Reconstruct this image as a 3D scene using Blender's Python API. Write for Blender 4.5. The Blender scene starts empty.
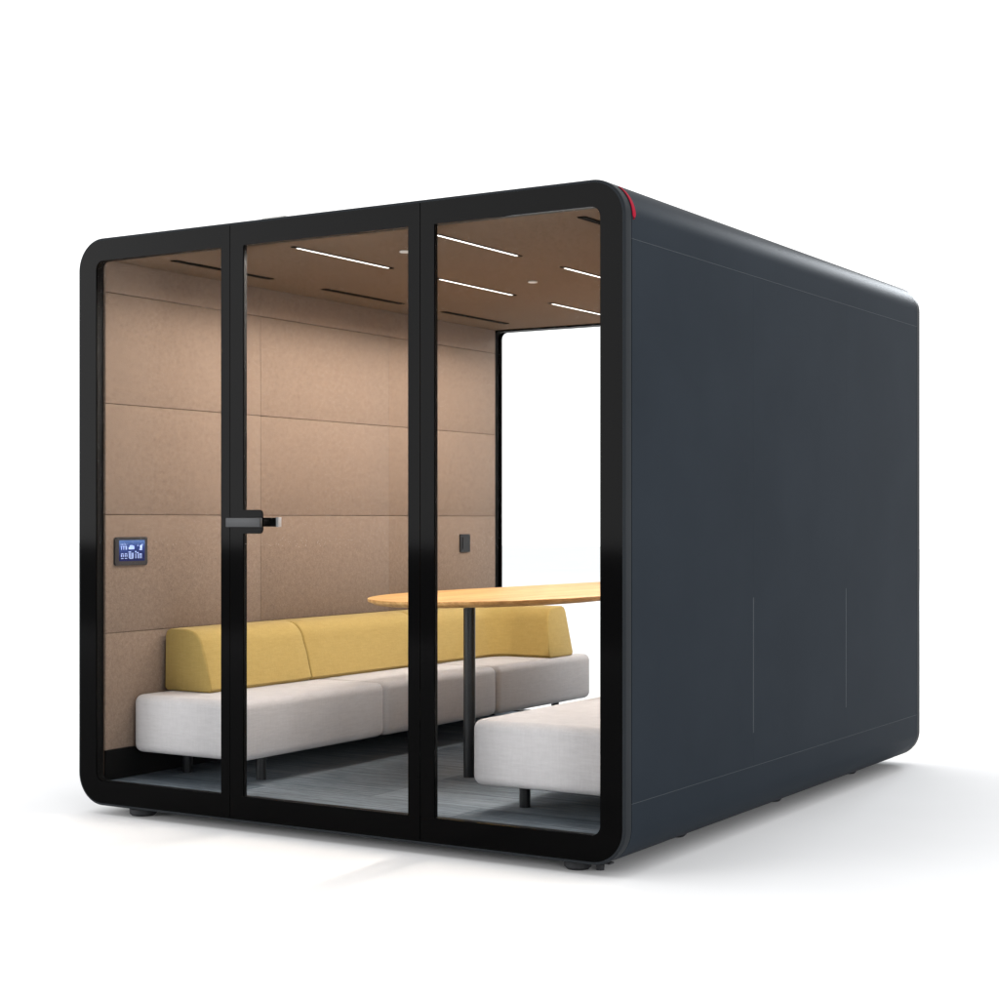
import bpy, bmesh, math, random
from mathutils import Vector, geometry
random.seed(7)
R = math.radians
scn = bpy.context.scene
COL = scn.collection

# ------------------------------------------------------------------ sizes (metres): front face on y=0, right side on x=0
W, D, Z0, Z1 = 2.458, 3.065, 0.045, 2.295
CXM = -W / 2
ZF = 0.135          # carpet level
ZC = 2.216          # ceiling level
WX0, WX1 = -2.35, -W + 2.35   # felt wall faces left / right
RAD = 0.125

# ------------------------------------------------------------------ materials
def mat(name, col=(.5, .5, .5), rough=.5, ior=1.45, metal=0.0, build=None):
    m = bpy.data.materials.new(name); m.use_nodes = True
    nt = m.node_tree; b = nt.nodes['Principled BSDF']
    b.inputs['Base Color'].default_value = (*col, 1); b.inputs['Roughness'].default_value = rough
    b.inputs['IOR'].default_value = ior; b.inputs['Metallic'].default_value = metal
    if build: build(nt, b)
    return m

def N(nt, kind, **kw):
    n = nt.nodes.new(kind)
    for k, v in kw.items():
        if k in n.inputs: n.inputs[k].default_value = v
        else: setattr(n, k, v)
    return n

def coords(nt, scale=(1, 1, 1)):
    tc = N(nt, 'ShaderNodeTexCoord'); mp = N(nt, 'ShaderNodeMapping'); mp.inputs['Scale'].default_value = scale
    nt.links.new(tc.outputs['Object'], mp.inputs['Vector']); return mp.outputs['Vector']

def ramp(nt, fac, stops):
    r = N(nt, 'ShaderNodeValToRGB'); e = r.color_ramp.elements
    while len(e) < len(stops): e.new(.5)
    for q, (p, c) in zip(e, stops): q.position = p; q.color = (*c, 1)
    nt.links.new(fac, r.inputs['Fac']); return r.outputs['Color']

def noise(nt, vec, scale, detail=3, rough=.55):
    n = N(nt, 'ShaderNodeTexNoise'); n.inputs['Scale'].default_value = scale
    n.inputs['Detail'].default_value = detail; n.inputs['Roughness'].default_value = rough
    nt.links.new(vec, n.inputs['Vector']); return n.outputs['Fac']

def math_node(nt, op, a, b):
    n = N(nt, 'ShaderNodeMath', operation=op)
    for i, v in enumerate((a, b)):
        if isinstance(v, (int, float)): n.inputs[i].default_value = v
        else: nt.links.new(v, n.inputs[i])
    return n.outputs[0]

def bump(nt, b, h, strength, dist=.002):
    n = N(nt, 'ShaderNodeBump'); n.inputs['Strength'].default_value = strength; n.inputs['Distance'].default_value = dist
    nt.links.new(h, n.inputs['Height']); nt.links.new(n.outputs['Normal'], b.inputs['Normal'])

def felt(dark, light, sheen=.05):
    def f(nt, b):
        v = coords(nt)
        fine = noise(nt, v, 150, 3, .75); big = noise(nt, v, 60, 4, .7); huge = noise(nt, v, 3, 2)
        s = math_node(nt, 'ADD', math_node(nt, 'MULTIPLY', fine, .55), math_node(nt, 'ADD', math_node(nt, 'MULTIPLY', big, .41), math_node(nt, 'MULTIPLY', huge, .04)))
        oi = N(nt, 'ShaderNodeObjectInfo')
        s = math_node(nt, 'ADD', s, math_node(nt, 'MULTIPLY', math_node(nt, 'SUBTRACT', oi.outputs['Random'], .5), .006))
        nt.links.new(ramp(nt, s, [(.36, dark), (.64, light)]), b.inputs['Base Color'])
        bump(nt, b, fine, .35)
        b.inputs['Sheen Weight'].default_value = sheen
    return f

def weave(dark, light, scale=150):
    def f(nt, b):
        v = coords(nt)
        warp = noise(nt, coords(nt, (.12, .12, 1)), scale, 2, .6)          # threads lying flat
        weft = noise(nt, coords(nt, (1, 1, .10)), scale, 2, .6)            # threads standing across them
        fine = noise(nt, v, scale * 2.2, 2, .6); big = noise(nt, v, 30, 3, .6)
        t = math_node(nt, 'ADD', math_node(nt, 'MULTIPLY', warp, .40), math_node(nt, 'MULTIPLY', weft, .28))
        s = math_node(nt, 'ADD', t, math_node(nt, 'ADD', math_node(nt, 'MULTIPLY', fine, .20), math_node(nt, 'MULTIPLY', big, .12)))
        nt.links.new(ramp(nt, s, [(.36, dark), (.64, light)]), b.inputs['Base Color'])
        bump(nt, b, t, .4)
        b.inputs['Sheen Weight'].default_value = .08
    return f

def carpet_nodes(nt, b):
    v = coords(nt)
    streak = noise(nt, coords(nt, (2.2, 70, 1)), 1.6, 5, .65)
    fine = noise(nt, coords(nt, (9, 140, 1)), 2.2, 3, .7)
    br = N(nt, 'ShaderNodeTexBrick'); br.inputs['Scale'].default_value = 1
    br.offset = .5; br.inputs['Brick Width'].default_value = 1.0; br.inputs['Row Height'].default_value = .25
    br.inputs['Mortar Size'].default_value = .0012; br.inputs['Bias'].default_value = 0
    br.inputs['Color1'].default_value = (.3, .3, .3, 1); br.inputs['Color2'].default_value = (.75, .75, .75, 1); br.inputs['Mortar'].default_value = (.1, .1, .1, 1)
    nt.links.new(v, br.inputs['Vector'])
    s = math_node(nt, 'ADD', math_node(nt, 'MULTIPLY', streak, .50), math_node(nt, 'ADD', math_node(nt, 'MULTIPLY', fine, .26), math_node(nt, 'MULTIPLY', br.outputs['Color'], .36)))
    nt.links.new(ramp(nt, s, [(.38, (.038, .050, .066)), (.55, (.105, .130, .155)), (.72, (.27, .305, .34))]), b.inputs['Base Color'])
    bump(nt, b, fine, .4)

def wood_nodes(nt, b):
    g = noise(nt, coords(nt, (22, 1.1, 22)), 1.6, 6, .6)
    fine = noise(nt, coords(nt, (160, 5, 160)), 1.0, 3, .6)
    s = math_node(nt, 'ADD', math_node(nt, 'MULTIPLY', g, .75), math_node(nt, 'MULTIPLY', fine, .25))
    nt.links.new(ramp(nt, s, [(.36, (.40, .205, .068)), (.5, (.575, .325, .118)), (.64, (.68, .42, .18))]), b.inputs['Base Color'])
    bump(nt, b, fine, .12)

def speck(lo, hi, scale):
    def f(nt, b):
        n = noise(nt, coords(nt), scale, 3, .6)
        nt.links.new(ramp(nt, n, [(.35, lo), (.65, hi)]), b.inputs['Base Color'])
    return f

def paint(lo, hi):
    def f(nt, b):
        n = noise(nt, coords(nt), 2.0, 3, .5)
        nt.links.new(ramp(nt, n, [(.35, lo), (.65, hi)]), b.inputs['Base Color'])
        bump(nt, b, noise(nt, coords(nt), 700, 2, .5), .06, .0006)
    return f

def emit(name, col, strength):
    m = mat(name, col); b = m.node_tree.nodes['Principled BSDF']
    b.inputs['Emission Color'].default_value = (*col, 1); b.inputs['Emission Strength'].default_value = strength
    return m

def glass_mat(name, ior=1.03):
    m = bpy.data.materials.new(name); m.use_nodes = True; nt = m.node_tree
    nt.nodes.remove(nt.nodes['Principled BSDF']); out = nt.nodes['Material Output']
    tr = N(nt, 'ShaderNodeBsdfTransparent'); gl = N(nt, 'ShaderNodeBsdfGlossy'); gl.inputs['Roughness'].default_value = .01
    fr = N(nt, 'ShaderNodeFresnel'); fr.inputs['IOR'].default_value = ior
    mx = N(nt, 'ShaderNodeMixShader'); tr.inputs['Color'].default_value = (.985, .99, .99, 1)
    nt.links.new(fr.outputs[0], mx.inputs[0]); nt.links.new(tr.outputs[0], mx.inputs[1]); nt.links.new(gl.outputs[0], mx.inputs[2])
    nt.links.new(mx.outputs[0], out.inputs['Surface']); return m

M = {
    'shell': mat('slate_painted_metal', rough=.42, ior=1.065, build=paint((.0150, .0203, .0272), (.0172, .0230, .0305))),
    'glint': mat('seam_glint', (.13, .14, .15), rough=.5, ior=1.2),  # pale tone standing in for light caught on the seam edges
    'glint_dim': mat('dim_seam_glint', (.062, .07, .078), rough=.5, ior=1.15),
    'rim': mat('slate_rim_metal', rough=.4, ior=1.1, build=paint((.020, .0228, .026), (.022, .025, .0285))),
    'blackglass': mat('black_printed_glass', (.0008, .0008, .0009), rough=.07, ior=1.103),
    'black': mat('black_metal', (.004, .004, .004), rough=.5, ior=1.2),
    'gap': mat('black_core', (.003, .003, .003), rough=.8, ior=1.1),
    'glass': glass_mat('clear_glass'),
    'felt': mat('tan_felt', rough=.95, ior=1.2, build=felt((.155, .112, .085), (.250, .184, .142))),
    'ceilfelt': mat('brown_ceiling_felt', rough=.95, ior=1.1, build=felt((.108, .079, .054), (.228, .163, .120), 0)),
    'seam': mat('felt_backing', (.09, .055, .035), rough=.95),
    'carpet': mat('blue_grey_carpet', rough=.95, ior=1.3, build=carpet_nodes),
    'grey': mat('light_grey_fabric', rough=.9, ior=1.3, build=weave((.475, .458, .466), (.555, .537, .545))),
    'yellow': mat('mustard_fabric', rough=.9, ior=1.3, build=weave((.365, .258, .080), (.435, .310, .102))),
    'wood': mat('oak_wood', rough=.5, ior=1.3, build=wood_nodes),
    'leg': mat('dark_steel', (.018, .019, .021), rough=.32, ior=1.45, metal=.25),
    'handle': mat('brushed_steel', (.045, .047, .05), rough=.5, metal=.4),
    'tip': mat('satin_steel', (.42, .42, .43), rough=.45, metal=.3),
    'red': mat('red_webbing', (.31, .003, .022), rough=.8, ior=1.2),
    'led': emit('led_diffuser', (1, .95, .9), 3),
    'white': mat('white_plastic', (.75, .74, .72), rough=.4),
    'rubber': mat('black_rubber', (.016, .017, .02), rough=.6, ior=1.4),
    'ground': mat('white_floor', rough=.8, ior=1.2, build=speck((.87, .87, .875), (.90, .90, .905), .7)),
    'bezel': mat('bezel_plastic', (.022, .022, .025), rough=.35),
    'screen': None,
    'mark': emit('screen_marks', (.46, .60, 1), .27),
    'switch': mat('switch_plastic', (.014, .0145, .0165), rough=.55, ior=1.3),
}
def screen_nodes(nt, b):
    v = coords(nt, (1, 5.5, 9))
    n = noise(nt, v, 1.2, 2, .5)
    sep = N(nt, 'ShaderNodeSeparateXYZ'); nt.links.new(coords(nt), sep.inputs[0])
    h = math_node(nt, 'ADD', math_node(nt, 'MULTIPLY', sep.outputs['Z'], 9.0), math_node(nt, 'MULTIPLY', n, .55))
    c = ramp(nt, h, [(.1, (.012, .02, .10)), (.42, (.035, .07, .26)), (.75, (.16, .29, .62))])
    b.inputs['Base Color'].default_value = (.01, .01, .02, 1)
    nt.links.new(c, b.inputs['Emission Color']); b.inputs['Emission Strength'].default_value = .9
M['screen'] = mat('lcd_screen', rough=.15, ior=1.2, build=screen_nodes)

# ------------------------------------------------------------------ mesh helpers
def wloc(o):
    v = Vector((0, 0, 0))
    while o: v += o.location; o = o.parent
    return v

def obj(name, bm, m, parent=None, smooth=None, origin=None):
    off = wloc(parent) if parent else Vector(origin or (0, 0, 0))
    bmesh.ops.translate(bm, verts=bm.verts, vec=-off)
    bmesh.ops.recalc_face_normals(bm, faces=bm.faces)
    me = bpy.data.meshes.new(name); bm.to_mesh(me); bm.free()
    for mm in (m if isinstance(m, (list, tuple)) else [m]): me.materials.append(mm)
    if smooth is not None:
        for p in me.polygons: p.use_smooth = True
        me.set_sharp_from_angle(angle=R(smooth))
    o = bpy.data.objects.new(name, me); COL.objects.link(o)
    if parent: o.parent = parent
    else: o.location = off
    return o

def thing(name, label, cat, loc, group=None):
    o = bpy.data.objects.new(name, None); COL.objects.link(o); o.location = loc
    o.empty_display_size = .1
    o['label'] = label; o['category'] = cat
    if group: o['group'] = group
    return o

def box(bm, x0, x1, y0, y1, z0, z1, bev=0, seg=2, only=None):
    r = bmesh.ops.create_cube(bm, size=1)
    vs = r['verts']
    for v in vs:
        v.co = Vector(((x0 + x1) / 2 + v.co.x * (x1 - x0), (y0 + y1) / 2 + v.co.y * (y1 - y0), (z0 + z1) / 2 + v.co.z * (z1 - z0)))
    if bev:
        es = list({e for v in vs for e in v.link_edges})
        if only: es = [e for e in es if only(e)]
        bmesh.ops.bevel(bm, geom=es, offset=bev, segments=seg, profile=.5, affect='EDGES', clamp_overlap=True)
    return bm

def nbox(*a, **k): return box(bmesh.new(), *a, **k)

def cyl(bm, x, y, z0, z1, r, seg=32, bev=0):
    ring = lambda rr, z: [bm.verts.new((x + rr * math.cos(2 * math.pi * i / seg), y + rr * math.sin(2 * math.pi * i / seg), z)) for i in range(seg)]
    prof = [(r - bev, z0), (r, z0 + bev), (r, z1 - bev), (r - bev, z1)] if bev else [(r, z0), (r, z1)]
    rs = [ring(*p) for p in prof]
    for a, b in zip(rs, rs[1:]):
        for i in range(seg): bm.faces.new((a[i], a[(i + 1) % seg], b[(i + 1) % seg], b[i]))
    bm.faces.new(rs[0][::-1]); bm.faces.new(rs[-1]); return bm

def rrect(x0, x1, z0, z1, r, seg=12):
    """counter-clockwise rounded rectangle; r = one radius or four (bottom-right, top-right, top-left, bottom-left)"""
    rs = r if isinstance(r, (list, tuple)) else [r] * 4
    out = []
    for (cx, cz, sx, sz, a0), q in zip(((x1, z0, -1, 1, -90), (x1, z1, -1, -1, 0), (x0, z1, 1, -1, 90), (x0, z0, 1, 1, 180)), rs):
        if q < 1e-5: out.append((cx, cz)); continue
        for i in range(seg + 1):
            a = R(a0 + 90 * i / seg); out.append((cx + sx * q + q * math.cos(a), cz + sz * q + q * math.sin(a)))
    return out

def slab(bm, outer, holes, y0, y1):
    """plate in the x-z plane with holes, from y0 to y1"""
    loops = [outer] + list(holes)
    tess = geometry.tessellate_polygon([[Vector((x, z, 0)) for x, z in lp] for lp in loops])
    flat = [p for lp in loops for p in lp]
    a = [bm.verts.new((x, y0, z)) for x, z in flat]; b = [bm.verts.new((x, y1, z)) for x, z in flat]
    for t in tess:
        try: bm.faces.new([a[i] for i in t]); bm.faces.new([b[i] for i in reversed(t)])
        except ValueError: pass
    k = 0
    for lp in loops:
        n = len(lp)
        for i in range(n):
            j = (i + 1) % n; bm.faces.new((a[k + i], a[k + j], b[k + j], b[k + i]))
        k += n
    return bm

def loft(bm, rings, closed=True, caps=False):
    vs = [[bm.verts.new(p) for p in r] for r in rings]
    n = len(rings[0])
    for a, b in zip(vs, vs[1:]):
        for i in range(n if closed else n - 1):
            bm.faces.new((a[i], a[(i + 1) % n], b[(i + 1) % n], b[i]))
    if caps: bm.faces.new(vs[0][::-1]); bm.faces.new(vs[-1])
    return vs

# ------------------------------------------------------------------ setting
g = bmesh.new()
S = 60; GZ = .009
vs = [g.verts.new(p) for p in ((-S, -S, GZ), (S, -S, GZ), (S, S, GZ), (-S, S, GZ))]; g.faces.new(vs)
ground = obj('ground', g, M['ground']); ground['kind'] = 'structure'

# ------------------------------------------------------------------ the booth
booth = thing('meeting_booth', 'large black framed meeting booth with glass front and slate side panel', 'office booth', (CXM, D / 2, 0))

# outer shell: rounded tube with shallow recesses for the side panels
ZS0, ZS1, REC = .248, 2.098, .003
def shell_loop(inset=0.0, rec=0.0):
    x0, x1, z0, z1 = -W + inset, -inset, Z0 + inset, Z1 - inset
    p = rrect(x0, x1, z0, z1, RAD - inset, 16)
    if not rec: return p
    out = []; n = len(p)
    for i, q in enumerate(p):
        out.append(q); nx = p[(i + 1) % n]
        if abs(q[0] - x1) < 1e-6 and abs(nx[0] - x1) < 1e-6 and nx[1] - q[1] > 1: out += [(x1, ZS0), (x1 - rec, ZS0), (x1 - rec, ZS1), (x1, ZS1)]
        if abs(q[0] - x0) < 1e-6 and abs(nx[0] - x0) < 1e-6 and q[1] - nx[1] > 1: out += [(x0, ZS1), (x0 + rec, ZS1), (x0 + rec, ZS0), (x0, ZS0)]
    return out
YA, YB = .0475, D - .0475
inner = rrect(-W + .086, -.086, .118, 2.232, .02, 3)
bm = slab(bmesh.new(), shell_loop(0, REC), [inner], YA, YB)
obj('shell', bm, M['shell'], booth, smooth=30)

# side panels (three a side)
for x0, x1 in ((-REC, 0.0), (-W, -W + REC)):
    ys = [YA + .0012, 1.05, 2.05, YB - .0012]
    for a, b in zip(ys, ys[1:]):
        bm = nbox(x0 + .0003, x1 if x1 == 0 else x1 - .0003, a + .00012, b - .00012, ZS0 + .0014, ZS1 - .0014, .0002, 1)
        obj('side_panel', bm, M['shell'], booth)

# rims front and back (rounded slate edge around the glass)
def rim(front=True):
    prof = [(0.0, .0440), (0.0, .0085)] + [(.0085 * (1 - math.cos(a)), .0085 * (1 - math.sin(a))) for a in [R(15 * i) for i in range(1, 7)]] + [(.0098, 0), (.0098, .0440)]
    rings = []
    for ins, y in prof:
        p = rrect(-W + ins, -ins, Z0 + ins, Z1 - ins, RAD - ins, 16)
        rings.append([(x, y if front else D - y, z) for x, z in p])
    rings.append(rings[0])
    bm = bmesh.new(); loft(bm, rings); bmesh.ops.remove_doubles(bm, verts=bm.verts, dist=1e-6)
    return obj('rim', bm, M['rim'], booth, smooth=35)
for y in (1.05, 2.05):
    obj('seam_glint_strip', nbox(-.0029, .0002, y - .0010, y + .0010, .375, .885), M['glint'], booth)  # added pale strip; the seam edge's bright reflection is put into its colour
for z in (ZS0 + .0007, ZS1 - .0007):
    obj('seam_glint_strip', nbox(-.0029, .0002, YA + .001, YB - .001, z - .0006, z + .0006), M['glint_dim'], booth)  # long seams likewise: their fainter glint is put into the strip colour
rim(True); rim(False)

# inner black aluminium frame behind each glass face
for y0, y1 in ((.0145, .040), (2.9985, D - .0145)):
    bm = slab(bmesh.new(), rrect(-W + .0155, -.0155, Z0 + .0155, Z1 - .0155, RAD - .0155, 12), [rrect(-2.362, -W + 2.362, .141, 2.206, .034, 8)], y0, y1)
    obj('inner_frame', bm, M['black'], booth, smooth=30)

# front: fixed glass panel, door, fixed glass panel
ZT, ZB, IN = 2.205, .142, .0100
RP = RAD - IN
fronts = [
    ('glass_panel', (-W + IN, -1.6695), (0, 0, RP, RP), (-2.361, -1.712), (0, 0, .035, .035)),
    ('door', (-1.6665, -.8055), (0, 0, 0, 0), (-1.604, -.855), (.004,) * 4),
    ('glass_panel', (-.8025, -IN), (RP, RP, 0, 0), (-.745, -.092), (.035, .035, 0, 0)),
]
door = None
for name, (a, b), r, (c, d), hr in fronts:
    outer = rrect(a, b, Z0 + IN, Z1 - IN, r, 14); hole = rrect(c, d, ZB, ZT, hr, 8)
    p = obj(name, slab(bmesh.new(), outer, [hole], .0004, .0055), M['blackglass'], booth, smooth=30)
    # dark reveal behind the printed border
    fr = slab(bmesh.new(), rrect(c - .04 if name == 'door' or a > -1 else c - .003, d + .04 if name == 'door' or a < -2 else d + .003, ZB - .003, ZT + .003, (.004,) * 4, 3), [rrect(c, d, ZB, ZT, hr, 8)], .0066, .022)
    obj('glazing_frame', fr, M['black'], p, smooth=30)
    obj('pane', slab(bmesh.new(), rrect(c + .0006, d - .0006, ZB + .0006, ZT - .0006, [max(0, q - .0006) for q in hr], 8), [], .0058, .0060), M['glass'], p)
    if name == 'door': door = p

# door hardware
obj('handle_plate', slab(bmesh.new(), rrect(-1.640, -1.506, 1.126, 1.215, (.016, .016, .004, .004), 6), [], -.006, -.0002), M['blackglass'], door, smooth=30)
bm = nbox(-1.646, -1.482, -.050, -.036, 1.151, 1.185, .002); box(bm, -1.530, -1.512, -.037, -.005, 1.158, 1.178, .001)
obj('handle', bm, M['handle'], door, smooth=40)
bm = nbox(-1.62, -1.507, .074, .090, 1.152, 1.186, .002); box(bm, -1.560, -1.540, .0425, .075, 1.158, 1.178, .001)
obj('handle', bm, M['black'], door, smooth=40)
obj('handle_tip', nbox(-1.5065, -1.4945, .073, .091, 1.151, 1.187, .001), M['tip'], door, smooth=40)
for z in (.32, 1.17, 2.05):
    pass

# rear window
rw = obj('rear_window', slab(bmesh.new(), rrect(-W + IN, -IN, Z0 + IN, Z1 - IN, RP, 12), [rrect(-2.346, -W + 2.346, ZB, ZT, .035, 8)], D - .0135, D - .0004), M['blackglass'], booth, smooth=30)
obj('pane', slab(bmesh.new(), rrect(-2.3454, -W + 2.3454, ZB + .0006, ZT - .0006, .034, 8), [], D - .0064, D - .0062), M['glass'], rw)

# felt walls: separate panels over a dark backing
yc = [.042, 1.003, 1.995, 2.998]
zc = [.256, .724, 1.198, 1.643, 2.088, 2.2165]
for face, sgn in ((WX0, 1), (WX1, -1)):
    for j in range(5):
        for i in range(3 if j < 4 else 1):
            ye = yc[i + 1] if j < 4 else yc[3]
            xa, xb = sorted((face, face - sgn * .010))
            bm = nbox(xa, xb, yc[i] + (.0002 if i == 2 else .0009), ye - (.0002 if i == 1 else .0009), zc[j] + .0012, zc[j + 1] - .0012, .0008, 2)
            obj('wall_panel', bm, M['felt'], booth, smooth=40)
    xa, xb = sorted((face - sgn * .0102, face - sgn * .0122))
    obj('wall_backing', nbox(xa, xb, .042, 2.998, .136, 2.2165), M['seam'], booth)
    xa, xb = sorted((face + sgn * .002, face - sgn * .0098))
    obj('skirting', nbox(xa, xb, .042, 2.998, ZF + .0005, .2558, .001), M['black'], booth)

# ceiling, lights, vents, detectors
obj('ceiling', nbox(-W + .0865, -.0865, .042, 2.998, ZC, 2.2318), M['ceilfelt'], booth)
rows = [(.172, .826), (1.153, 1.808), (2.126, 2.775)]
for x in (-1.506, -.889):
    for a, b in rows:
        l = obj('ceiling_light', nbox(x - .010, x + .010, a, b, ZC - .0035, ZC - .0003, .001), M['gap'], booth)
        obj('diffuser', nbox(x - .0052, x + .0052, a + .028, b - .028, ZC - .0042, ZC - .0032, .0003), M['led'], l)
        for k in range(6):
            sl = bpy.data.lights.new('ceiling_lamp', 'SPOT'); sl.energy = 5.0 if x < -1.2 else 7.8; sl.color = (1, .91, .82)
            sl.spot_size = R(174); sl.spot_blend = .24; sl.shadow_soft_size = .004
            so = bpy.data.objects.new('ceiling_lamp', sl); COL.objects.link(so)
            so.location = (x, a + .028 + (b - a - .056) * (k + .5) / 6, ZC - .010)
for x in (-2.128, -.268):
    for a, b in rows:
        bm = nbox(x - .017, x + .017, a + .02, b - .02, ZC - .0035, ZC - .0003, .001)
        obj('ceiling_vent', bm, M['gap'], booth)
for y in (.485, 1.459):
    bm = cyl(bmesh.new(), -1.206, y, ZC - .007, ZC - .0003, .021, 28, .003)
    obj('smoke_detector', bm, M['white'], booth, smooth=40)

# carpet on a black base
bm = nbox(-W + .0865, -.0865, .042, 2.998, .120, ZF)
carpet = obj('carpet', bm, M['carpet'], booth)

# feet, red pull tab, roof fan cover
for x, y in ((-.222, .085), (-W + .270, .085), (-.2, .78), (-.2, 1.70), (-.2, 2.6), (-W + .2, .78), (-W + .2, 1.70), (-W + .2, 2.6)):
    bm = cyl(bmesh.new(), x, y, .010, .044, .054 if x < -1 else .046, 40, .008); cyl(bm, x, y, .0442, .052, .02, 20)
    obj('foot', bm, M['rubber'], booth, smooth=40)
bm = cyl(bmesh.new(), -.145, .10, .0105, .030, .016, 6, .002); cyl(bm, -.145, .10, .030, .0475, .007, 12); box(bm, -.16, -.10, .085, .115, .0335, .0395, .001)
obj('levelling_bolt', bm, M['rubber'], booth, smooth=40)
rings = []
for i in range(25):
    t = i / 24
    a = R(54 - 58 * t)                       # from the roof down to the side, around the corner radius
    cx, cz = -RAD, Z1 - RAD
    w0, w1 = .050, .050 + .010 + .012 * min(1, t * 1.25)
    if t > .9: w0 += .012 * (t - .9) / .1; w1 -= .016 * (t - .9) / .1
    pr = []
    for y, h in ((w0, .0006), (w0, .0030), (w1, .0030), (w1, .0006)):
        rr = RAD + h
        if a >= 0 and a <= R(90): x, z = cx + rr * math.cos(a), cz + rr * math.sin(a)
        elif a > R(90): x, z = cx - (a - R(90)) * RAD, cz + rr
        else: x, z = cx + rr, cz + a * RAD
        pr.append((x, y, z))
    rings.append(pr)
bm = bmesh.new(); loft(bm, rings, caps=True)
obj('pull_tab', bm, M['red'], booth, smooth=40)
bm = nbox(-1.93, -1.81, .50, .80, Z1 + .0005, 2.414, .004, 2)
obj('roof_fan_cover', bm, M['white'], booth, smooth=40)

# ------------------------------------------------------------------ sofas
def seat(x0, x1, y0, y1):
    return nbox(x0, x1, y0, y1, .236, .470, .034, 6)

BZ0, BZ1 = .4712, .728
def back_profile():
    """distance from the wall side (0) towards the sitter, height"""
    p = [(.012, BZ0), (.240, BZ0), (.254, BZ0 + .014)]
    # sloped front, then a wide round shoulder, then the flat top
    p += [(.2285, BZ0 + .12)]
    c = (.115, BZ1 - .095); r = .095
    for i in range(9):
        a = R(8 + 82 * i / 8); p.append((c[0] + r * math.cos(a), c[1] + r * math.sin(a)))
    p += [(.030, BZ1), (.010, BZ1 - .008), (.002, BZ1 - .028), (0, BZ0 + .012)]
    return p

def back_piece(path, end_slopes=(0, 0)):
    """sweep the profile along path points (x, y, inward normal nx, ny); ends get a small rounded edge"""
    prof = back_profile(); rings = []
    cx = sum(q[0] for q in prof) / len(prof); cz = sum(q[1] for q in prof) / len(prof)
    def ring(pt, shrink=0.0, slide=0.0, tang=(0, 0), slope=0.0):
        x, y, nx, ny = pt; out = []
        for d, z in prof:
            if shrink:
                v = Vector((cx - d, cz - z)); L = v.length; d, z = d + v.x / L * shrink, z + v.y / L * shrink
            s = slide - slope * (z - BZ0)
            out.append((x + nx * d + tang[0] * s, y + ny * d + tang[1] * s, z))
        return out
    def tangent(a, b):
        t = Vector((b[0] - a[0], b[1] - a[1])); t.normalize(); return t
    t0 = tangent(path[1], path[0]); t1 = tangent(path[-2], path[-1]); E = .011
    for k in range(4):
        a = R(90 * k / 4); rings.append(ring(path[0], E * (1 - math.sin(a)), -E * (1 - math.cos(a)), t0, end_slopes[0]))
    rings = rings[::1]
    # rings[0] is the outermost cap: slide measured outward
    rings = [ring(path[0], E * (1 - math.sin(R(22.5 * k))), -E * (1 - math.cos(R(22.5 * k))) if k else 0.0, t0, end_slopes[0]) for k in range(5)]
    for q in path[1:-1]: rings.append(ring(q))
    rings += [ring(path[-1], E * (1 - math.sin(R(22.5 * k))), -E * (1 - math.cos(R(22.5 * k))) if k else 0.0, t1, end_slopes[1]) for k in (4, 3, 2, 1, 0)]
    bm = bmesh.new(); loft(bm, rings, caps=True); return bm

def straight(xb, s, y0, y1, n=8):
    return [(xb, y0 + (y1 - y0) * i / n, s, 0) for i in range(n + 1)]

def sofa(side, backs, label):
    s = 1 if side == 'L' else -1
    fx = lambda x: x if s > 0 else -W - x                      # mirror about the booth's middle
    def sp(a, b): return sorted((fx(a), fx(b)))
    t = thing('bench_sofa', label, 'sofa', (fx(-2.05), 1.59, ZF), 'upholstered benches inside the booth')
    xa, xb = sp(-2.338, -1.750)
    for y0, y1 in ((.178, 1.1235), (1.1265, 2.0515), (2.0545, 2.998)):
        obj('seat', seat(xa, xb, y0, y1), M['grey'], t, smooth=50)
    for y in (.395, 2.775):
        for x in (-1.845, -2.235):
            obj('leg', cyl(bmesh.new(), fx(x), y, ZF + .0005, .2365, .0205, 28), M['leg'], t, smooth=40)
    for kind in backs:
        X = fx(-2.336)
        if kind == 'near': p = straight(X, s, .366, 1.0285)
        elif kind == 'mid': p = straight(X, s, 1.0315, 1.905)
        else:
            yb, rr = 2.845, .34                                  # corner piece that turns along the rear window
            p = straight(X, s, 1.908, yb - rr, 5)
            for i in range(1, 13):
                a = R(90 * i / 12)
                p.append((X + s * (rr - rr * math.cos(a)), yb - rr + rr * math.sin(a), s * math.cos(a), -math.sin(a)))
            xe = fx(-1.772)
            for i in range(1, 4): p.append((X + s * rr + (xe - X - s * rr) * i / 3, yb, 0, -1))
        obj('backrest', back_piece(p, (0, .2 if kind == 'corner' else 0)), M['yellow'], t, smooth=45)
    return t
sofa('L', ('near', 'mid', 'corner'), 'long grey bench sofa with mustard backrest along the felt wall with the screen')
sofa('R', ('mid',), 'grey bench seat in the booth behind the right glass panel, near the slate side')

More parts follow.
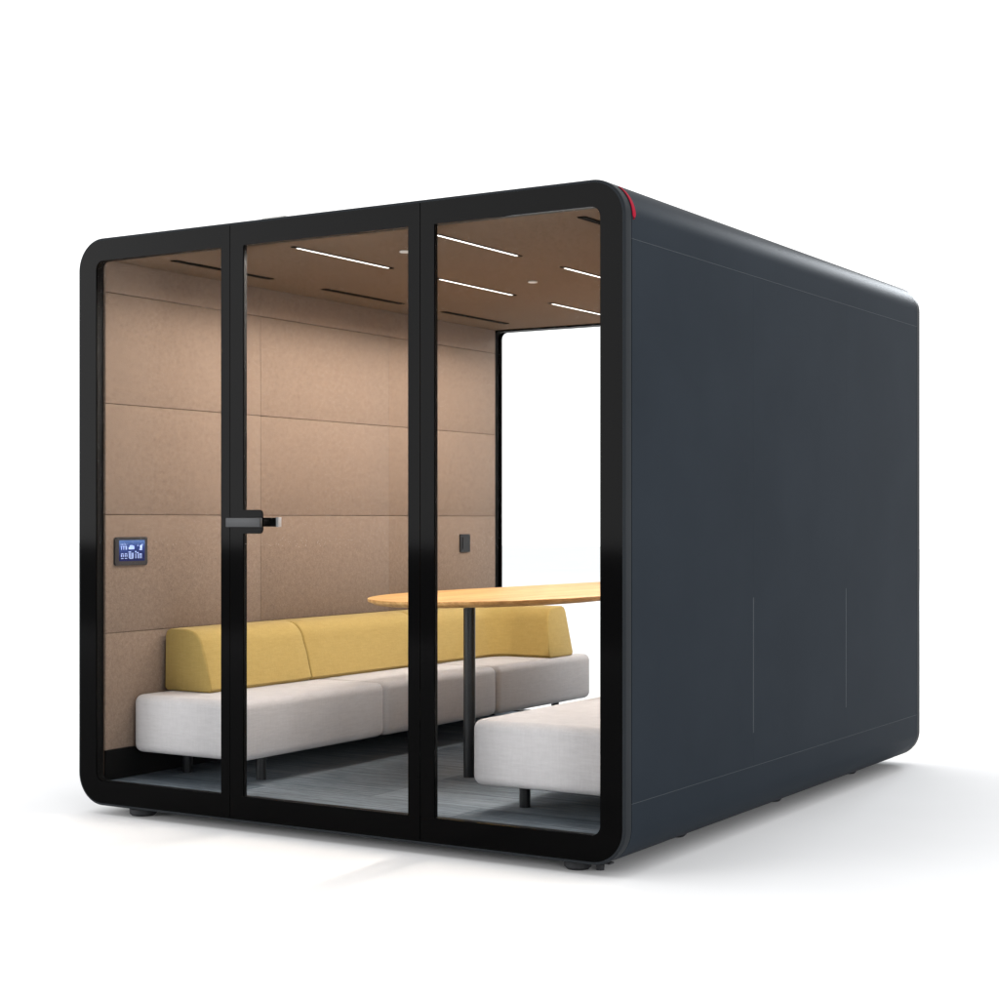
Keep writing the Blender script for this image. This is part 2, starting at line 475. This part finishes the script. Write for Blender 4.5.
# ------------------------------------------------------------------ table
TZ0, TZ1 = .836, .861
tab = thing('meeting_table', 'long oak topped table on dark round posts between the two benches', 'table', (-1.24, 1.6, ZF))
def table_outline(inset=0.0):
    c = -1.24; ya, ym, ye = .48 + inset, 1.25, 2.86 - inset
    pts = []
    for i in range(25):                                           # near end, right half
        a = R(90 * i / 24); pts.append(((.435 - inset) * math.sin(a) ** 1.04, ym - (ym - ya) * math.cos(a) ** 1.04 if a < R(89.9) else ym))
    for y in (1.6, 2.0, 2.4): pts.append((.435 - inset - .115 * ((y - ym) / 1.5) ** 1.2, y))
    w = .325 - inset
    for i in range(9):
        a = R(90 * i / 8); pts.append((w - .15 + .15 * math.cos(a), ye - .15 + .15 * math.sin(a)))
    right = [(c + x, y) for x, y in pts]
    left = [(c - x, y) for x, y in reversed(pts) if x > 1e-6]
    return right + left
rings = []
for ins, z in ((.034, TZ0), (.0015, TZ0 + .013), (0, TZ0 + .015), (0, TZ1 - .0015), (.0015, TZ1)):
    rings.append([(x, y, z) for x, y in table_outline(ins)])
bm = bmesh.new(); loft(bm, rings, caps=True)
obj('tabletop', bm, M['wood'], tab, smooth=35)
for x, y in ((-1.170, .892), (-1.26, 2.25)):
    l = obj('leg', cyl(bmesh.new(), x, y, ZF + .0005, TZ0 - .0042, .0245, 36), M['leg'], tab, smooth=40)
    obj('mounting_plate', cyl(bmesh.new(), x, y, TZ0 - .004, TZ0 - .0003, .055, 32, .001), M['leg'], l, smooth=40)

# ------------------------------------------------------------------ wall screen and switch
cp = thing('control_panel', 'small black wall screen with lit blue display on the left felt wall', 'touch screen', (WX0, .186, 1.05))
SY0, SY1, SZ0, SZ1 = .086, .270, .993, 1.108
def yzplate(bm, y0, y1, z0, z1, x0, x1, r, seg=6):
    p = rrect(y0, y1, z0, z1, r, seg)
    loft(bm, [[(x0, y, z) for y, z in p], [(x1, y, z) for y, z in p]], caps=True); return bm
bm = yzplate(bmesh.new(), SY0, SY1, SZ0, SZ1, WX0 + .0003, WX0 + .010, .010)
obj('housing', bm, M['bezel'], cp, smooth=40)
obj('display', yzplate(bmesh.new(), SY0 + .021, SY1 - .017, SZ0 + .018, SZ1 - .013, WX0 + .0102, WX0 + .0108, .002), M['screen'], cp)
bm = bmesh.new(); XM = (WX0 + .0110, WX0 + .0113)
y0, z0 = SY0 + .023, SZ0 + .018
def mk(a, b, c, d, r=.0004): yzplate(bm, y0 + a, y0 + b, z0 + c, z0 + d, XM[0], XM[1], r, 2)
for k in range(4): mk(.006 + .008 * k, .010 + .008 * k, .066, .069)                     # small line of figures
for k in range(3):                                                                        # big figures
    a = .006 + .0125 * k
    mk(a + .003, a + .006, .046, .060); mk(a, a + .009, .0585, .0605)
mk(.0385, .0405, .046, .0585)
for a, c, q, e in ((.050, .047, .034, .010), (.056, .054, .020, .010), (.064, .050, .019, .012)): mk(a, a + q, c, c + e, .0045)   # pale cloud
yzp = [(.116, .050, .012, .014), (.112, .044, .017, .0045), (.101, .060, .006, .004), (.127, .062, .004, .007)]
for a, c, q, e in yzp: mk(a, a + q, c, c + e, .0018)
for a in (.008, .029):
    mk(a, a + .013, .029, .031); mk(a, a + .013, .010, .012); mk(a, a + .003, .017, .027); mk(a + .010, a + .013, .017, .027)
for a in (.052, .060, .068, .075): mk(a, a + .003, .011, .033)
mk(.050, .064, .035, .038); mk(.056, .076, .009, .0105)
for a in (.090, .103, .112, .122): mk(a, a + .003, .010, .030)
mk(.088, .094, .034, .040); mk(.097, .108, .032, .035); mk(.113, .126, .026, .028)
obj('display_figures', bm, M['mark'], cp)

sw = thing('wall_switch', 'slim dark grey rocker switch on the felt wall near the rear window', 'wall switch', (WX0, 2.682, 1.05))
obj('plate', yzplate(bmesh.new(), 2.636, 2.729, 1.006, 1.101, WX0 + .0003, WX0 + .009, .006), M['switch'], sw, smooth=40)
obj('rocker', yzplate(bmesh.new(), 2.655, 2.710, 1.022, 1.085, WX0 + .0092, WX0 + .0125, .003), M['switch'], sw, smooth=40)

# ------------------------------------------------------------------ light
world = bpy.data.worlds.new('World'); scn.world = world; world.use_nodes = True
wn = world.node_tree; bg = wn.nodes['Background']; bg.inputs['Strength'].default_value = 1
# white studio all round, dim only in the low sector behind the photographer
tc = N(wn, 'ShaderNodeTexCoord'); dp = N(wn, 'ShaderNodeVectorMath', operation='DOT_PRODUCT')
dp.inputs[1].default_value = (.524, -.852, 0); wn.links.new(tc.outputs['Generated'], dp.inputs[0])
mr = N(wn, 'ShaderNodeMapRange', interpolation_type='SMOOTHSTEP')
for k, v in (('From Min', .1), ('From Max', .75), ('To Min', 1.5), ('To Max', .1)): mr.inputs[k].default_value = v
wn.links.new(dp.outputs['Value'], mr.inputs['Value']); wn.links.new(mr.outputs[0], bg.inputs['Color'])

def softbox(name, loc, aim, sx, sy, radiance, col=(1, 1, 1)):
    l = bpy.data.lights.new(name, 'AREA'); l.shape = 'RECTANGLE'; l.size = sx; l.size_y = sy
    l.energy = radiance * math.pi * sx * sy; l.color = col
    o = bpy.data.objects.new(name, l); COL.objects.link(o); o.location = loc
    o.rotation_euler = (Vector(aim) - Vector(loc)).to_track_quat('-Z', 'Y').to_euler()
    return o
softbox('front_softbox', (-8.2, -9, 2.75), (-8.2, 0, 2.75), 8.2, 3.7, 7)
softbox('left_softbox', (-7.0, -.8, 3.4), (0, .3, .6), 2.2, 2.2, 1)
softbox('rear_softbox', (-1.0, 25, 9.3), (-1.0, 1.5, 1.0), 5, 3, 42, (.90, .95, 1))
softbox('right_fill', (6.5, -5.0, 2.0), (-1.2, .6, .4), 2.5, 2.5, 15)  # added fill lamp, brightens the left sofa's inner faces
softbox('corner_softbox', (6.0, 4.5, 1.0), (-1.75, 2.9, .4), .8, 1.2, 25)

# ------------------------------------------------------------------ camera
cam = bpy.data.cameras.new('camera'); co = bpy.data.objects.new('camera', cam); COL.objects.link(co)
co.location = (2.524, -4.880, 1.179); co.rotation_euler = (R(90), 0, R(31.6))
cam.sensor_width = 36; cam.lens = 36 * 1690 / 999; cam.shift_y = 20.0 / 999
cam.clip_end = 500; cam.clip_start = .05
scn.camera = co

scn.render.engine = 'CYCLES'
scn.view_settings.view_transform = 'Standard'; scn.view_settings.look = 'None'
scn.view_settings.exposure = 0; scn.view_settings.gamma = 1
cy = scn.cycles
cy.max_bounces = 10; cy.diffuse_bounces = 5; cy.glossy_bounces = 4; cy.transparent_max_bounces = 16
cy.use_denoising = True; cy.sample_clamp_indirect = 6
